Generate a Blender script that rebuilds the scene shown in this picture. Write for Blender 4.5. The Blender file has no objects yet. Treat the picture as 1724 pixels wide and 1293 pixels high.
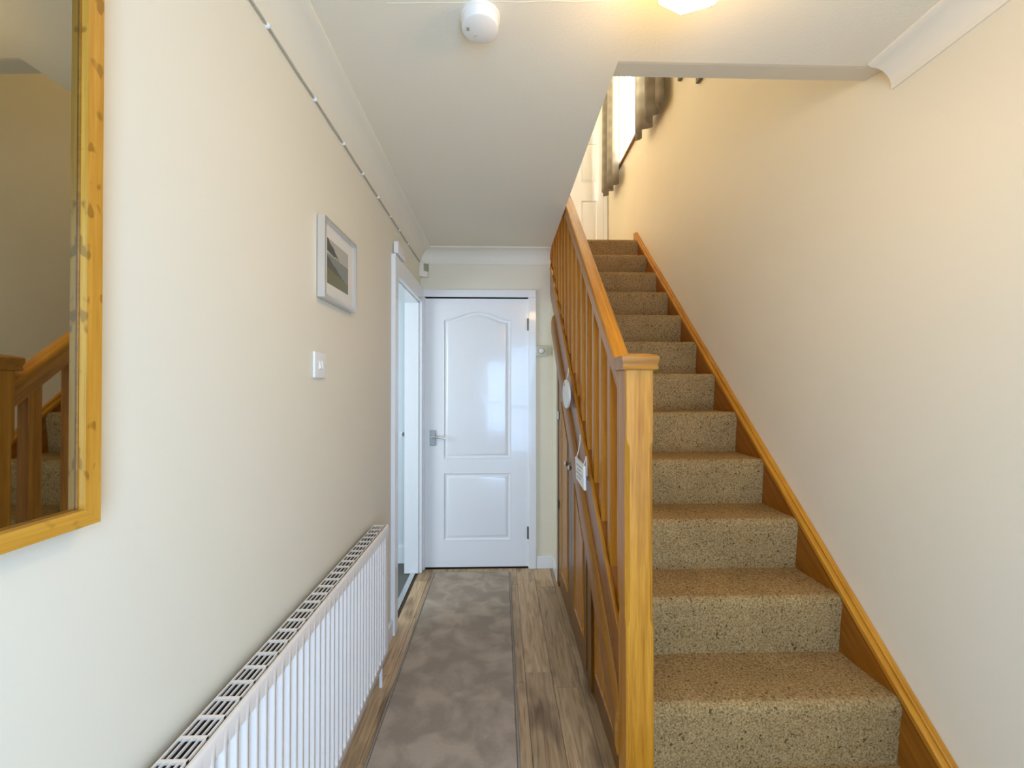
import bpy, bmesh, math, random
from mathutils import Vector, Matrix
random.seed(7)
scene = bpy.context.scene
C = scene.collection

# ------------------------------------------------------------ camera / world / lights
cam_d = bpy.data.cameras.new('camera'); cam = bpy.data.objects.new('camera', cam_d); C.objects.link(cam)
cam_d.sensor_fit = 'HORIZONTAL'; cam_d.sensor_width = 36.0; cam_d.lens = 36.0 * 720.0 / 1724.0
cam_d.clip_start = 0.02
cam.location = (0, 0, 1.335)
cam.rotation_euler = (math.radians(90) + 0.0075, 0, -0.0268)
scene.camera = cam
scene.view_settings.view_transform = 'Standard'; scene.view_settings.look = 'None'
scene.view_settings.gamma = 1.0; scene.view_settings.use_curve_mapping = False
scene.view_settings.exposure = 0.1
try:
    scene.cycles.max_bounces = 12; scene.cycles.diffuse_bounces = 8; scene.cycles.glossy_bounces = 5
    scene.cycles.transparent_max_bounces = 12; scene.cycles.sample_clamp_indirect = 6.0
except Exception:
    pass

world = bpy.data.worlds.new('sky_world'); scene.world = world; world.use_nodes = True
wb = world.node_tree.nodes['Background']
wb.inputs[0].default_value = (0.72, 0.85, 1.0, 1); wb.inputs[1].default_value = 1.2


def area(name, loc, direction, sx, sy, energy, color):
    l = bpy.data.lights.new(name, 'AREA'); l.shape = 'RECTANGLE'; l.size = sx; l.size_y = sy
    l.energy = energy; l.color = color
    o = bpy.data.objects.new(name, l); C.objects.link(o)
    o.location = loc; o.rotation_euler = Vector(direction).to_track_quat('-Z', 'Y').to_euler()
    return o


area('daylight_front_door', (0.33, -0.80, 1.15), (-0.3, 1, -0.12), 0.84, 1.80, 64, (0.37, 0.615, 1.0))
area('daylight_stair_window', (1.42, 3.9, 4.15), (-1, 0, 0), 0.85, 1.1, 125, (1.0, 0.96, 0.86))
area('daylight_side_room', (-2.15, 1.95, 1.35), (1, 0.55, -0.05), 0.8, 1.3, 27, (0.76, 0.88, 1.0))

# ------------------------------------------------------------ materials
MATS = {}


def newmat(name):
    m = bpy.data.materials.new(name); m.use_nodes = True
    nt = m.node_tree; b = nt.nodes['Principled BSDF']
    MATS[name] = m
    return m, nt, b


def N(nt, typ, **kw):
    n = nt.nodes.new(typ)
    for k, v in kw.items():
        setattr(n, k, v)
    return n


def plain(name, col, rough=0.5, metal=0.0, coat=0.0, noise=0.0, bump=0.0, bscale=200.0, spec=0.5):
    m, nt, b = newmat(name)
    b.inputs['Base Color'].default_value = (*col, 1); b.inputs['Roughness'].default_value = rough
    b.inputs['Metallic'].default_value = metal; b.inputs['Coat Weight'].default_value = coat
    b.inputs['Specular IOR Level'].default_value = spec
    tc = N(nt, 'ShaderNodeTexCoord')
    if noise > 0:
        nz = N(nt, 'ShaderNodeTexNoise'); nz.inputs['Scale'].default_value = 3.5; nz.inputs['Detail'].default_value = 5
        nt.links.new(tc.outputs['Object'], nz.inputs['Vector'])
        mx = N(nt, 'ShaderNodeMix', data_type='RGBA')
        mx.inputs['A'].default_value = (*[c * (1 - noise) for c in col], 1)
        mx.inputs['B'].default_value = (*[min(1, c * (1 + noise)) for c in col], 1)
        nt.links.new(nz.outputs['Fac'], mx.inputs['Factor']); nt.links.new(mx.outputs['Result'], b.inputs['Base Color'])
    if bump > 0:
        n2 = N(nt, 'ShaderNodeTexNoise'); n2.inputs['Scale'].default_value = bscale; n2.inputs['Detail'].default_value = 3
        nt.links.new(tc.outputs['Object'], n2.inputs['Vector'])
        bp = N(nt, 'ShaderNodeBump'); bp.inputs['Strength'].default_value = bump; bp.inputs['Distance'].default_value = 0.004
        nt.links.new(n2.outputs['Fac'], bp.inputs['Height']); nt.links.new(bp.outputs['Normal'], b.inputs['Normal'])
    return m


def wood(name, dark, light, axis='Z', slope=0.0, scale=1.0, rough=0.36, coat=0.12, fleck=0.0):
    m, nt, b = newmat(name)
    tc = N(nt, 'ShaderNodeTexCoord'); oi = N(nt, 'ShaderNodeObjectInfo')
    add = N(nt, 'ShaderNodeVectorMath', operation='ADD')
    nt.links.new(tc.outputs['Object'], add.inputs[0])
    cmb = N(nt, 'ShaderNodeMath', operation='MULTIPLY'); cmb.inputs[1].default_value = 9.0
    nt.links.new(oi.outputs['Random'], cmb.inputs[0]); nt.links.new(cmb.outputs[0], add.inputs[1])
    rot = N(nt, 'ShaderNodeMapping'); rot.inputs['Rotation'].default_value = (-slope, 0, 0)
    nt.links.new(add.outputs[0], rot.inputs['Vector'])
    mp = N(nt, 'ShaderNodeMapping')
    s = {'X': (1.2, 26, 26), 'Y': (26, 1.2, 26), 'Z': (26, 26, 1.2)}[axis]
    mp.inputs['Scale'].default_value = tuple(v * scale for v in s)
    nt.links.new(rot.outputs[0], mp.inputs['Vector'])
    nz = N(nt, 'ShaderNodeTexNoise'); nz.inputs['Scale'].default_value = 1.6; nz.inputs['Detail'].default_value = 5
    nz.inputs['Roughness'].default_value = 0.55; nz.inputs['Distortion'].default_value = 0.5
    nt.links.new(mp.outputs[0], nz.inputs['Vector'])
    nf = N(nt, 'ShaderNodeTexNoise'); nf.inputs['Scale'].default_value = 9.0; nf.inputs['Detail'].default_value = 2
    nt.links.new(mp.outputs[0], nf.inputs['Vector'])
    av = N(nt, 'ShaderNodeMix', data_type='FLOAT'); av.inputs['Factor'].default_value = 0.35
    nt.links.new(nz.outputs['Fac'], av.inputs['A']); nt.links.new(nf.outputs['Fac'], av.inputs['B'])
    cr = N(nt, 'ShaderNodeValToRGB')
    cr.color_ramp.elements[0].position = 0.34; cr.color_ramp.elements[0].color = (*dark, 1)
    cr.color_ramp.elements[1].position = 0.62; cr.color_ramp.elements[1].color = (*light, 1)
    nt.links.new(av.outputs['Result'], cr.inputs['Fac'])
    out = cr.outputs['Color']
    if fleck > 0:
        m3 = N(nt, 'ShaderNodeMapping'); m3.inputs['Scale'].default_value = {'Z': (60, 60, 34), 'Y': (60, 34, 60), 'X': (34, 60, 60)}[axis]
        nt.links.new(add.outputs[0], m3.inputs['Vector'])
        n3 = N(nt, 'ShaderNodeTexNoise'); n3.inputs['Scale'].default_value = 1.0; n3.inputs['Detail'].default_value = 1
        nt.links.new(m3.outputs[0], n3.inputs['Vector'])
        r3 = N(nt, 'ShaderNodeValToRGB'); r3.color_ramp.elements[0].position = 0.62; r3.color_ramp.elements[1].position = 0.68
        r3.color_ramp.elements[0].color = (0, 0, 0, 1); r3.color_ramp.elements[1].color = (fleck, fleck, fleck, 1)
        nt.links.new(n3.outputs['Fac'], r3.inputs['Fac'])
        mm = N(nt, 'ShaderNodeMix', data_type='RGBA'); mm.inputs['B'].default_value = (*[c * 0.55 for c in dark], 1)
        nt.links.new(r3.outputs['Color'], mm.inputs['Factor']); nt.links.new(out, mm.inputs['A']); out = mm.outputs['Result']
    nt.links.new(out, b.inputs['Base Color'])
    b.inputs['Roughness'].default_value = rough; b.inputs['Coat Weight'].default_value = coat
    b.inputs['Coat Roughness'].default_value = 0.22; b.inputs['Specular IOR Level'].default_value = 0.35
    bp = N(nt, 'ShaderNodeBump'); bp.inputs['Strength'].default_value = 0.12; bp.inputs['Distance'].default_value = 0.002
    nt.links.new(av.outputs['Result'], bp.inputs['Height']); nt.links.new(bp.outputs['Normal'], b.inputs['Normal'])
    return m


SLOPE = 0.9
def zs(y, c): return SLOPE * y + c
ANG = math.atan(SLOPE)
PINE_D, PINE_L = (0.36, 0.125, 0.004), (0.59, 0.258, 0.022)
plain('wall_paint', (0.80, 0.735, 0.58), 0.6, noise=0.015, bump=0.035, bscale=140)
plain('ceiling_paint', (0.80, 0.74, 0.595), 0.7, noise=0.015, bump=0.12, bscale=120)
plain('coving_paint', (0.82, 0.77, 0.65), 0.6)
plain('gloss_white', (0.84, 0.84, 0.83), 0.22, coat=0.2, spec=0.5)
plain('white_plastic', (0.83, 0.80, 0.74), 0.35)
plain('aged_plastic', (0.60, 0.57, 0.43), 0.4)
plain('lens_plastic', (0.33, 0.33, 0.20), 0.35)
plain('radiator_enamel', (0.84, 0.775, 0.70), 0.28, coat=0.15)
plain('gap_shade_black', (0.02, 0.02, 0.02), 0.9)
plain('chrome', (0.72, 0.71, 0.69), 0.22, metal=1.0)
plain('satin_steel', (0.42, 0.42, 0.41), 0.35, metal=0.9)
plain('fin_steel', (0.16, 0.16, 0.165), 0.45, metal=0.4)
plain('hinge_steel', (0.17, 0.15, 0.12), 0.4, metal=0.8)
plain('brass', (0.65, 0.45, 0.18), 0.3, metal=1.0)
plain('silver_frame', (0.72, 0.71, 0.68), 0.28, metal=0.75)
plain('mount_card', (0.74, 0.70, 0.62), 0.8)
plain('cable_white', (0.42, 0.38, 0.30), 0.5)
plain('ribbon', (0.85, 0.79, 0.68), 0.6)
plain('plaque_white', (0.88, 0.87, 0.85), 0.35)
plain('plaque_print', (0.35, 0.35, 0.36), 0.6)
plain('joint_dark', (0.10, 0.075, 0.05), 0.9)
plain('room_floor', (0.12, 0.12, 0.105), 0.6)
plain('side_room_paint', (0.70, 0.74, 0.74), 0.6)
plain('dark_frame', (0.20, 0.17, 0.13), 0.4)
plain('print_paper', (0.66, 0.62, 0.52), 0.7, noise=0.1)
wood('pine_vertical', PINE_D, PINE_L, 'Z')
wood('pine_slope', PINE_D, PINE_L, 'Y', slope=ANG)
wood('pine_cross', (0.30, 0.11, 0.006), (0.46, 0.195, 0.018), 'X')
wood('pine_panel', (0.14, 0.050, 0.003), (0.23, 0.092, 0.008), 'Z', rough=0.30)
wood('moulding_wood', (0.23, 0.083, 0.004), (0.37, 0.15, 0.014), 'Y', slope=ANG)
wood('string_wood', (0.22, 0.068, 0.003), (0.33, 0.115, 0.008), 'Y', slope=ANG, rough=0.30)
wood('mirror_oak_vertical', (0.47, 0.20, 0.015), (0.64, 0.33, 0.045), 'Z', fleck=0.75)
wood('mirror_oak_long', (0.47, 0.20, 0.015), (0.64, 0.33, 0.045), 'Y', fleck=0.4)


def laminate():
    m, nt, b = newmat('laminate')
    tc = N(nt, 'ShaderNodeTexCoord'); oi = N(nt, 'ShaderNodeObjectInfo')
    mu = N(nt, 'ShaderNodeMath', operation='MULTIPLY'); mu.inputs[1].default_value = 17.0
    nt.links.new(oi.outputs['Random'], mu.inputs[0])
    add = N(nt, 'ShaderNodeVectorMath', operation='ADD')
    nt.links.new(tc.outputs['Object'], add.inputs[0]); nt.links.new(mu.outputs[0], add.inputs[1])
    mp = N(nt, 'ShaderNodeMapping'); mp.inputs['Scale'].default_value = (42, 3.0, 42)
    nt.links.new(add.outputs[0], mp.inputs['Vector'])
    nz = N(nt, 'ShaderNodeTexNoise'); nz.inputs['Scale'].default_value = 1.3; nz.inputs['Detail'].default_value = 7
    nz.inputs['Distortion'].default_value = 1.2
    nt.links.new(mp.outputs[0], nz.inputs['Vector'])
    cr = N(nt, 'ShaderNodeValToRGB'); e = cr.color_ramp.elements
    e[0].position = 0.28; e[0].color = (0.29, 0.18, 0.088, 1)
    e[1].position = 0.68; e[1].color = (0.62, 0.43, 0.24, 1)
    k = e.new(0.47); k.color = (0.49, 0.325, 0.17, 1)
    nt.links.new(nz.outputs['Fac'], cr.inputs['Fac'])
    # knots
    mk = N(nt, 'ShaderNodeMapping'); mk.inputs['Scale'].default_value = (9, 3.6, 9)
    nt.links.new(add.outputs[0], mk.inputs['Vector'])
    vo = N(nt, 'ShaderNodeTexNoise'); vo.inputs['Scale'].default_value = 1.0; vo.inputs['Detail'].default_value = 2
    nt.links.new(mk.outputs[0], vo.inputs['Vector'])
    kr = N(nt, 'ShaderNodeValToRGB'); kr.color_ramp.elements[0].position = 0.30; kr.color_ramp.elements[1].position = 0.44
    kr.color_ramp.elements[0].color = (0.55, 0.52, 0.5, 1); kr.color_ramp.elements[1].color = (1, 1, 1, 1)
    nt.links.new(vo.outputs['Fac'], kr.inputs['Fac'])
    m1 = N(nt, 'ShaderNodeMix', data_type='RGBA', blend_type='MULTIPLY'); m1.inputs['Factor'].default_value = 1.0
    nt.links.new(cr.outputs['Color'], m1.inputs['A']); nt.links.new(kr.outputs['Color'], m1.inputs['B'])
    hs = N(nt, 'ShaderNodeHueSaturation')
    vr = N(nt, 'ShaderNodeMapRange'); vr.inputs['To Min'].default_value = 0.80; vr.inputs['To Max'].default_value = 1.08
    nt.links.new(oi.outputs['Random'], vr.inputs['Value']); nt.links.new(vr.outputs[0], hs.inputs['Value'])
    nt.links.new(m1.outputs['Result'], hs.inputs['Color']); nt.links.new(hs.outputs['Color'], b.inputs['Base Color'])
    b.inputs['Roughness'].default_value = 0.42


laminate()


def carpet(name, cols, speck, sscale, big, bumpd, bigscale=6.0, bigcols=None, rp=(0.36, 0.66, 3.0)):
    m, nt, b = newmat(name)
    tc = N(nt, 'ShaderNodeTexCoord')
    vec = N(nt, 'ShaderNodeVectorMath', operation='ADD'); geo = N(nt, 'ShaderNodeNewGeometry')
    vec.inputs[1].default_value = (3.1, 1.7, 0.4)
    nt.links.new(geo.outputs['Position'], vec.inputs[0])
    n1 = N(nt, 'ShaderNodeTexNoise'); n1.inputs['Scale'].default_value = sscale; n1.inputs['Detail'].default_value = 3
    n1.inputs['Roughness'].default_value = 0.7
    nt.links.new(vec.outputs[0], n1.inputs['Vector'])
    cr = N(nt, 'ShaderNodeValToRGB'); e = cr.color_ramp.elements
    e[0].position = 0.33; e[0].color = (*cols[0], 1); e[1].position = 0.66; e[1].color = (*cols[2], 1)
    k = e.new(0.47); k.color = (*cols[1], 1)
    nt.links.new(n1.outputs['Fac'], cr.inputs['Fac'])
    n2 = N(nt, 'ShaderNodeTexNoise'); n2.inputs['Scale'].default_value = bigscale; n2.inputs['Detail'].default_value = 3
    n2.inputs['Distortion'].default_value = 0.4
    nt.links.new(vec.outputs[0], n2.inputs['Vector'])
    r2 = N(nt, 'ShaderNodeValToRGB'); r2.color_ramp.elements[0].position = rp[0]; r2.color_ramp.elements[1].position = rp[1]; n2.inputs['Detail'].default_value = rp[2]
    bc = bigcols or ((1 - big,) * 3, (1 + big * 0.4,) * 3)
    r2.color_ramp.elements[0].color = (*bc[0], 1); r2.color_ramp.elements[1].color = (*bc[1], 1)
    nt.links.new(n2.outputs['Fac'], r2.inputs['Fac'])
    mm = N(nt, 'ShaderNodeMix', data_type='RGBA', blend_type='MULTIPLY'); mm.inputs['Factor'].default_value = 1.0
    nt.links.new(cr.outputs['Color'], mm.inputs['A']); nt.links.new(r2.outputs['Color'], mm.inputs['B'])
    out = mm.outputs['Result']
    if speck > 0:
        vo = N(nt, 'ShaderNodeTexNoise'); vo.inputs['Scale'].default_value = sscale * 0.55; vo.inputs['Detail'].default_value = 1
        nt.links.new(vec.outputs[0], vo.inputs['Vector'])
        r3 = N(nt, 'ShaderNodeValToRGB'); r3.color_ramp.elements[0].position = 0.66; r3.color_ramp.elements[1].position = 0.72
        r3.color_ramp.elements[0].color = (0, 0, 0, 1); r3.color_ramp.elements[1].color = (speck, speck, speck, 1)
        nt.links.new(vo.outputs['Fac'], r3.inputs['Fac'])
        m2 = N(nt, 'ShaderNodeMix', data_type='RGBA'); m2.inputs['B'].default_value = (*[c * 0.35 for c in cols[0]], 1)
        nt.links.new(r3.outputs['Color'], m2.inputs['Factor']); nt.links.new(out, m2.inputs['A']); out = m2.outputs['Result']
    nt.links.new(out, b.inputs['Base Color'])
    b.inputs['Roughness'].default_value = 0.95; b.inputs['Specular IOR Level'].default_value = 0.03
    bp = N(nt, 'ShaderNodeBump'); bp.inputs['Strength'].default_value = 0.7; bp.inputs['Distance'].default_value = bumpd
    nt.links.new(n1.outputs['Fac'], bp.inputs['Height']); nt.links.new(bp.outputs['Normal'], b.inputs['Normal'])


carpet('stair_carpet', ((0.155, 0.088, 0.027), (0.315, 0.195, 0.075), (0.47, 0.315, 0.15)), 0.8, 170.0, 0.12, 0.006, 5.0)
carpet('runner_pile', ((0.35, 0.285, 0.22), (0.40, 0.33, 0.26), (0.45, 0.38, 0.305)), 0.0, 420.0, 0.3, 0.002, 7.5,
       ((0.88, 0.87, 0.86), (1.2, 1.19, 1.17)), (0.42, 0.62, 6.0))
carpet('runner_binding', ((0.26, 0.22, 0.175), (0.34, 0.295, 0.24), (0.42, 0.37, 0.31)), 0.0, 300.0, 0.1, 0.002)


def curtain_mat():
    m, nt, b = newmat('curtain_fabric')
    tc = N(nt, 'ShaderNodeTexCoord')
    mp = N(nt, 'ShaderNodeMapping'); nt.links.new(tc.outputs['UV'], mp.inputs['Vector'])
    wv = N(nt, 'ShaderNodeTexWave', bands_direction='Y'); wv.inputs['Scale'].default_value = 1.1; wv.inputs['Distortion'].default_value = 1.2
    wv.inputs['Detail'].default_value = 2
    nt.links.new(mp.outputs[0], wv.inputs['Vector'])
    wx = N(nt, 'ShaderNodeTexWave', bands_direction='X'); wx.inputs['Scale'].default_value = 1.6; wx.inputs['Distortion'].default_value = 0.8
    nt.links.new(mp.outputs[0], wx.inputs['Vector'])
    ad = N(nt, 'ShaderNodeMath', operation='ADD'); nt.links.new(wv.outputs['Fac'], ad.inputs[0]); nt.links.new(wx.outputs['Fac'], ad.inputs[1])
    cr = N(nt, 'ShaderNodeValToRGB')
    cr.color_ramp.elements[0].position = 0.25; cr.color_ramp.elements[0].color = (0.43, 0.395, 0.325, 1)
    cr.color_ramp.elements[1].position = 1.0; cr.color_ramp.elements[1].color = (0.57, 0.53, 0.445, 1)
    hf = N(nt, 'ShaderNodeMath', operation='MULTIPLY'); hf.inputs[1].default_value = 0.5
    nt.links.new(ad.outputs[0], hf.inputs[0]); nt.links.new(hf.outputs[0], cr.inputs['Fac'])
    nt.links.new(cr.outputs['Color'], b.inputs['Base Color'])
    b.inputs['Roughness'].default_value = 0.85
    tl = N(nt, 'ShaderNodeBsdfTranslucent'); nt.links.new(cr.outputs['Color'], tl.inputs['Color'])
    mx = N(nt, 'ShaderNodeMixShader'); mx.inputs['Fac'].default_value = 0.5
    nt.links.new(b.outputs[0], mx.inputs[1]); nt.links.new(tl.outputs[0], mx.inputs[2]); nt.links.new(mx.outputs[0], nt.nodes['Material Output'].inputs['Surface'])


curtain_mat()


def emit(name, col, strength):
    m, nt, b = newmat(name)
    b.inputs['Base Color'].default_value = (*col, 1); b.inputs['Emission Color'].default_value = (*col, 1)
    b.inputs['Emission Strength'].default_value = strength; b.inputs['Roughness'].default_value = 0.2


emit('lamp_glass', (1.0, 0.635, 0.245), 46)


def pane_mat():
    m, nt, b = newmat('window_glass')
    out = nt.nodes['Material Output']
    tr = N(nt, 'ShaderNodeBsdfTransparent'); gl = N(nt, 'ShaderNodeBsdfGlossy'); gl.inputs['Roughness'].default_value = 0.02
    mx = N(nt, 'ShaderNodeMixShader'); mx.inputs['Fac'].default_value = 0.06
    nt.links.new(tr.outputs[0], mx.inputs[1]); nt.links.new(gl.outputs[0], mx.inputs[2]); nt.links.new(mx.outputs[0], out.inputs['Surface'])


pane_mat()
plain('mirror_glass', (0.44, 0.435, 0.36), 0.015, metal=1.0)
plain('picture_glass', (0.6, 0.6, 0.6), 0.1)


def painting_mat():
    """flat print: a pale sky, two dark headlands, grey sea and a green bank (UV: u along the picture, v up)."""
    m, nt, b = newmat('landscape_print')
    tc = N(nt, 'ShaderNodeTexCoord'); sp = N(nt, 'ShaderNodeSeparateXYZ'); nt.links.new(tc.outputs['UV'], sp.inputs[0])
    nz = N(nt, 'ShaderNodeTexNoise'); nz.inputs['Scale'].default_value = 6.0; nz.inputs['Detail'].default_value = 4
    nt.links.new(tc.outputs['UV'], nz.inputs['Vector'])

    def math_(op, a, b_):
        n = N(nt, 'ShaderNodeMath', operation=op)
        for i, v in enumerate((a, b_)):
            if isinstance(v, (int, float)):
                n.inputs[i].default_value = v
            else:
                nt.links.new(v, n.inputs[i])
        return n.outputs[0]
    u, v = sp.outputs[0], sp.outputs[1]
    wob = math_('MULTIPLY', math_('SUBTRACT', nz.outputs['Fac'], 0.5), 0.16)

    def layer(base, col, mask):
        mx = N(nt, 'ShaderNodeMix', data_type='RGBA'); nt.links.new(mask, mx.inputs['Factor'])
        if isinstance(base, tuple):
            mx.inputs['A'].default_value = (*base, 1)
        else:
            nt.links.new(base, mx.inputs['A'])
        mx.inputs['B'].default_value = (*col, 1)
        return mx.outputs['Result']
    # below(line) = v + wob < a + b*u
    below = lambda a, s, w=1.0: math_('LESS_THAN', math_('ADD', v, math_('MULTIPLY', wob, w)), math_('ADD', a, math_('MULTIPLY', u, s)))
    c = layer((0.44, 0.41, 0.33), (0.19, 0.205, 0.175), below(0.66, -0.02, 0.2))       # sky, sea
    head = math_('MULTIPLY', below(1.02, -0.62), math_('GREATER_THAN', math_('ADD', v, wob), math_('ADD', 0.70, math_('MULTIPLY', u, -0.05))))
    c = layer(c, (0.06, 0.057, 0.04), head)
    cliff = below(0.60, -0.42)
    c = layer(c, (0.075, 0.06, 0.042), cliff)
    bank = below(0.34, -0.10, 0.8)
    c = layer(c, (0.14, 0.13, 0.04), bank)
    mm = N(nt, 'ShaderNodeMix', data_type='RGBA', blend_type='MULTIPLY'); mm.inputs['Factor'].default_value = 0.5
    n2 = N(nt, 'ShaderNodeTexNoise'); n2.inputs['Scale'].default_value = 22.0; nt.links.new(tc.outputs['UV'], n2.inputs['Vector'])
    nt.links.new(c, mm.inputs['A']); nt.links.new(n2.outputs['Color'], mm.inputs['B'])
    nt.links.new(c, b.inputs['Base Color'])
    b.inputs['Roughness'].default_value = 0.35; b.inputs['Coat Weight'].default_value = 0.3


painting_mat()

# ------------------------------------------------------------ mesh helpers


class MB:
    def __init__(self):
        self.bm = bmesh.new()

    def box(self, x0, x1, y0, y1, z0, z1, bevel=0.0, seg=2):
        vs = [self.bm.verts.new((x, y, z)) for z in (z0, z1) for y in (y0, y1) for x in (x0, x1)]
        fs = [(0, 2, 3, 1), (4, 5, 7, 6), (0, 1, 5, 4), (2, 6, 7, 3), (0, 4, 6, 2), (1, 3, 7, 5)]
        faces = [self.bm.faces.new([vs[i] for i in f]) for f in fs]
        if bevel > 0:
            es = {e for f in faces for e in f.edges}
            bmesh.ops.bevel(self.bm, geom=list(es), offset=bevel, segments=seg, affect='EDGES', profile=0.5)
        return self

    def prism(self, pts, axis, a0, a1, bevel=0.0, seg=2):
        """polygon pts (p,q) extruded along axis X: (y,z)  Y: (x,z)  Z: (x,y)."""
        def P(p, q, a):
            return {'X': (a, p, q), 'Y': (p, a, q), 'Z': (p, q, a)}[axis]
        A = [self.bm.verts.new(P(p, q, a0)) for p, q in pts]
        B = [self.bm.verts.new(P(p, q, a1)) for p, q in pts]
        n = len(pts); faces = [self.bm.faces.new(A[::-1]), self.bm.faces.new(B)]
        for i in range(n):
            faces.append(self.bm.faces.new((A[i], A[(i + 1) % n], B[(i + 1) % n], B[i])))
        bmesh.ops.recalc_face_normals(self.bm, faces=faces)
        if bevel > 0:
            es = {e for f in faces for e in f.edges}
            bmesh.ops.bevel(self.bm, geom=list(es), offset=bevel, segments=seg, affect='EDGES', profile=0.5)
        return self

    def loft(self, rings, close=True, caps=(True, True)):
        V = [[self.bm.verts.new(p) for p in r] for r in rings]
        n = len(rings[0]); faces = []
        for a, b in zip(V[:-1], V[1:]):
            for i in range(n if close else n - 1):
                faces.append(self.bm.faces.new((a[i], a[(i + 1) % n], b[(i + 1) % n], b[i])))
        if caps[0]:
            faces.append(self.bm.faces.new(V[0][::-1]))
        if caps[1]:
            faces.append(self.bm.faces.new(V[-1]))
        bmesh.ops.recalc_face_normals(self.bm, faces=faces)
        return self

    def tube(self, path, r, n=8):
        pts = [Vector(p) for p in path]; rings = []
        for i, p in enumerate(pts):
            d = (pts[min(i + 1, len(pts) - 1)] - pts[max(i - 1, 0)]).normalized()
            up = Vector((0, 0, 1)) if abs(d.z) < 0.9 else Vector((1, 0, 0))
            a = d.cross(up).normalized(); b = d.cross(a).normalized()
            rr = r[i] if isinstance(r, (list, tuple)) else r
            rings.append([tuple(p + a * (rr * math.cos(t)) + b * (rr * math.sin(t))) for t in [2 * math.pi * k / n for k in range(n)]])
        return self.loft(rings)

    def lathe(self, prof, c, axis='Z', n=24, rot=0.0):
        rings = []
        for r, h in prof:
            r = max(r, 1e-4); ring = []
            for k in range(n):
                t = 2 * math.pi * k / n + rot
                a, b = r * math.cos(t), r * math.sin(t)
                ring.append({'Z': (c[0] + a, c[1] + b, c[2] + h), 'Y': (c[0] + a, c[1] + h, c[2] + b), 'X': (c[0] + h, c[1] + a, c[2] + b)}[axis])
            rings.append(ring)
        return self.loft(rings)

    def build(self, name, mat, parent=None, smooth=None, origin=None):
        bm = self.bm
        me = bpy.data.meshes.new(name)
        xs = [v.co for v in bm.verts]
        lo = Vector((min(v.x for v in xs), min(v.y for v in xs), min(v.z for v in xs)))
        hi = Vector((max(v.x for v in xs), max(v.y for v in xs), max(v.z for v in xs)))
        o_ = Vector(origin) if origin else Vector(((lo.x + hi.x) / 2, (lo.y + hi.y) / 2, lo.z))
        for v in bm.verts:
            v.co -= o_
        bm.to_mesh(me); bm.free()
        me.materials.append(MATS[mat])
        if smooth is not None:
            me.shade_smooth(); me.set_sharp_from_angle(angle=math.radians(smooth))
        ob = bpy.data.objects.new(name, me); C.objects.link(ob)
        ob.location = o_
        if parent:
            ob.parent = parent
            wl = world_loc(parent)
            ob.matrix_parent_inverse = Matrix.Translation(-wl)
        return ob


def world_loc(o):
    p = Vector(o.location)
    if o.parent:
        # parent inverse cancels the parent's own translation: children are stored in world coordinates
        pass
    return p


def thing(name, label, cat, loc, group=None, kind=None):
    o = bpy.data.objects.new(name, None); C.objects.link(o); o.location = loc; o.empty_display_size = 0.1
    return tag(o, label, cat, group, kind)


def tag(o, label=None, cat=None, group=None, kind=None):
    if label: o['label'] = label
    if cat: o['category'] = cat
    if group: o['group'] = group
    if kind: o['kind'] = kind
    return o


def struct(o, label, cat):
    return tag(o, label, cat, None, 'structure')


# ------------------------------------------------------------ dimensions
D = 3.163            # far wall of the hall
XL, XR = -0.59, 1.229
ZC = 2.347           # hall ceiling
YF = -0.62           # front wall
RISE, GO, Y0 = 0.2016, 0.2207, 1.0449
XE = 0.365           # ceiling edge beside the stairwell
ZU, ZT = 2.621, 4.95  # landing floor, upper ceiling
YT = 4.85            # landing end wall
NST = 13

# ------------------------------------------------------------ setting: walls, ceilings, floor
m = MB()
DY0, DY1, DZ = 2.385, 3.105, 1.955
m.box(XL - 0.1, XL, YF, DY0, 0, ZC); m.box(XL - 0.1, XL, DY1, D + 0.12, 0, ZC); m.box(XL - 0.1, XL, DY0, DY1, DZ, ZC)
struct(m.build('wall_left', 'wall_paint'), 'cream painted left hall wall with radiator, picture and doorway', 'wall')

m = MB()
WY0, WY1, WZ0, WZ1 = 3.42, 4.36, 3.61, 4.75
m.box(XR, XR + 0.12, YF, WY0, 0, ZT)
m.box(XR, XR + 0.12, WY1, YT + 0.1, 0, ZT)
m.box(XR, XR + 0.12, WY0, WY1, 0, WZ0); m.box(XR, XR + 0.12, WY0, WY1, WZ1, ZT)
struct(m.build('wall_right', 'wall_paint'), 'tall cream wall rising along the right of the staircase', 'wall')

m = MB()
BX0, BX1, BZ = -0.562, 0.212, 1.999
m.box(XL, BX0, D, D + 0.11, 0, ZC); m.box(BX0, BX1, D, D + 0.11, BZ, ZC)
m.prism([(BX1, 0), (0.40, 0), (0.40, 1.80), (XE + 0.004, 2.10), (XE + 0.004, ZC), (BX1, ZC)], 'Y', D, D + 0.11)
struct(m.build('wall_back', 'wall_paint'), 'pale end wall of the hall around the white panelled door', 'wall')

m = MB()
FX0, FX1, FZ = -0.12, 0.78, 2.08
m.box(XL - 0.1, FX0, YF - 0.12, YF, 0, ZC); m.box(FX1, XR + 0.12, YF - 0.12, YF, 0, ZC); m.box(FX0, FX1, YF - 0.12, YF, FZ, ZC)
struct(m.build('wall_front', 'wall_paint'), 'cream front wall of the hall behind the viewer around the glazed front door', 'wall')

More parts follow.
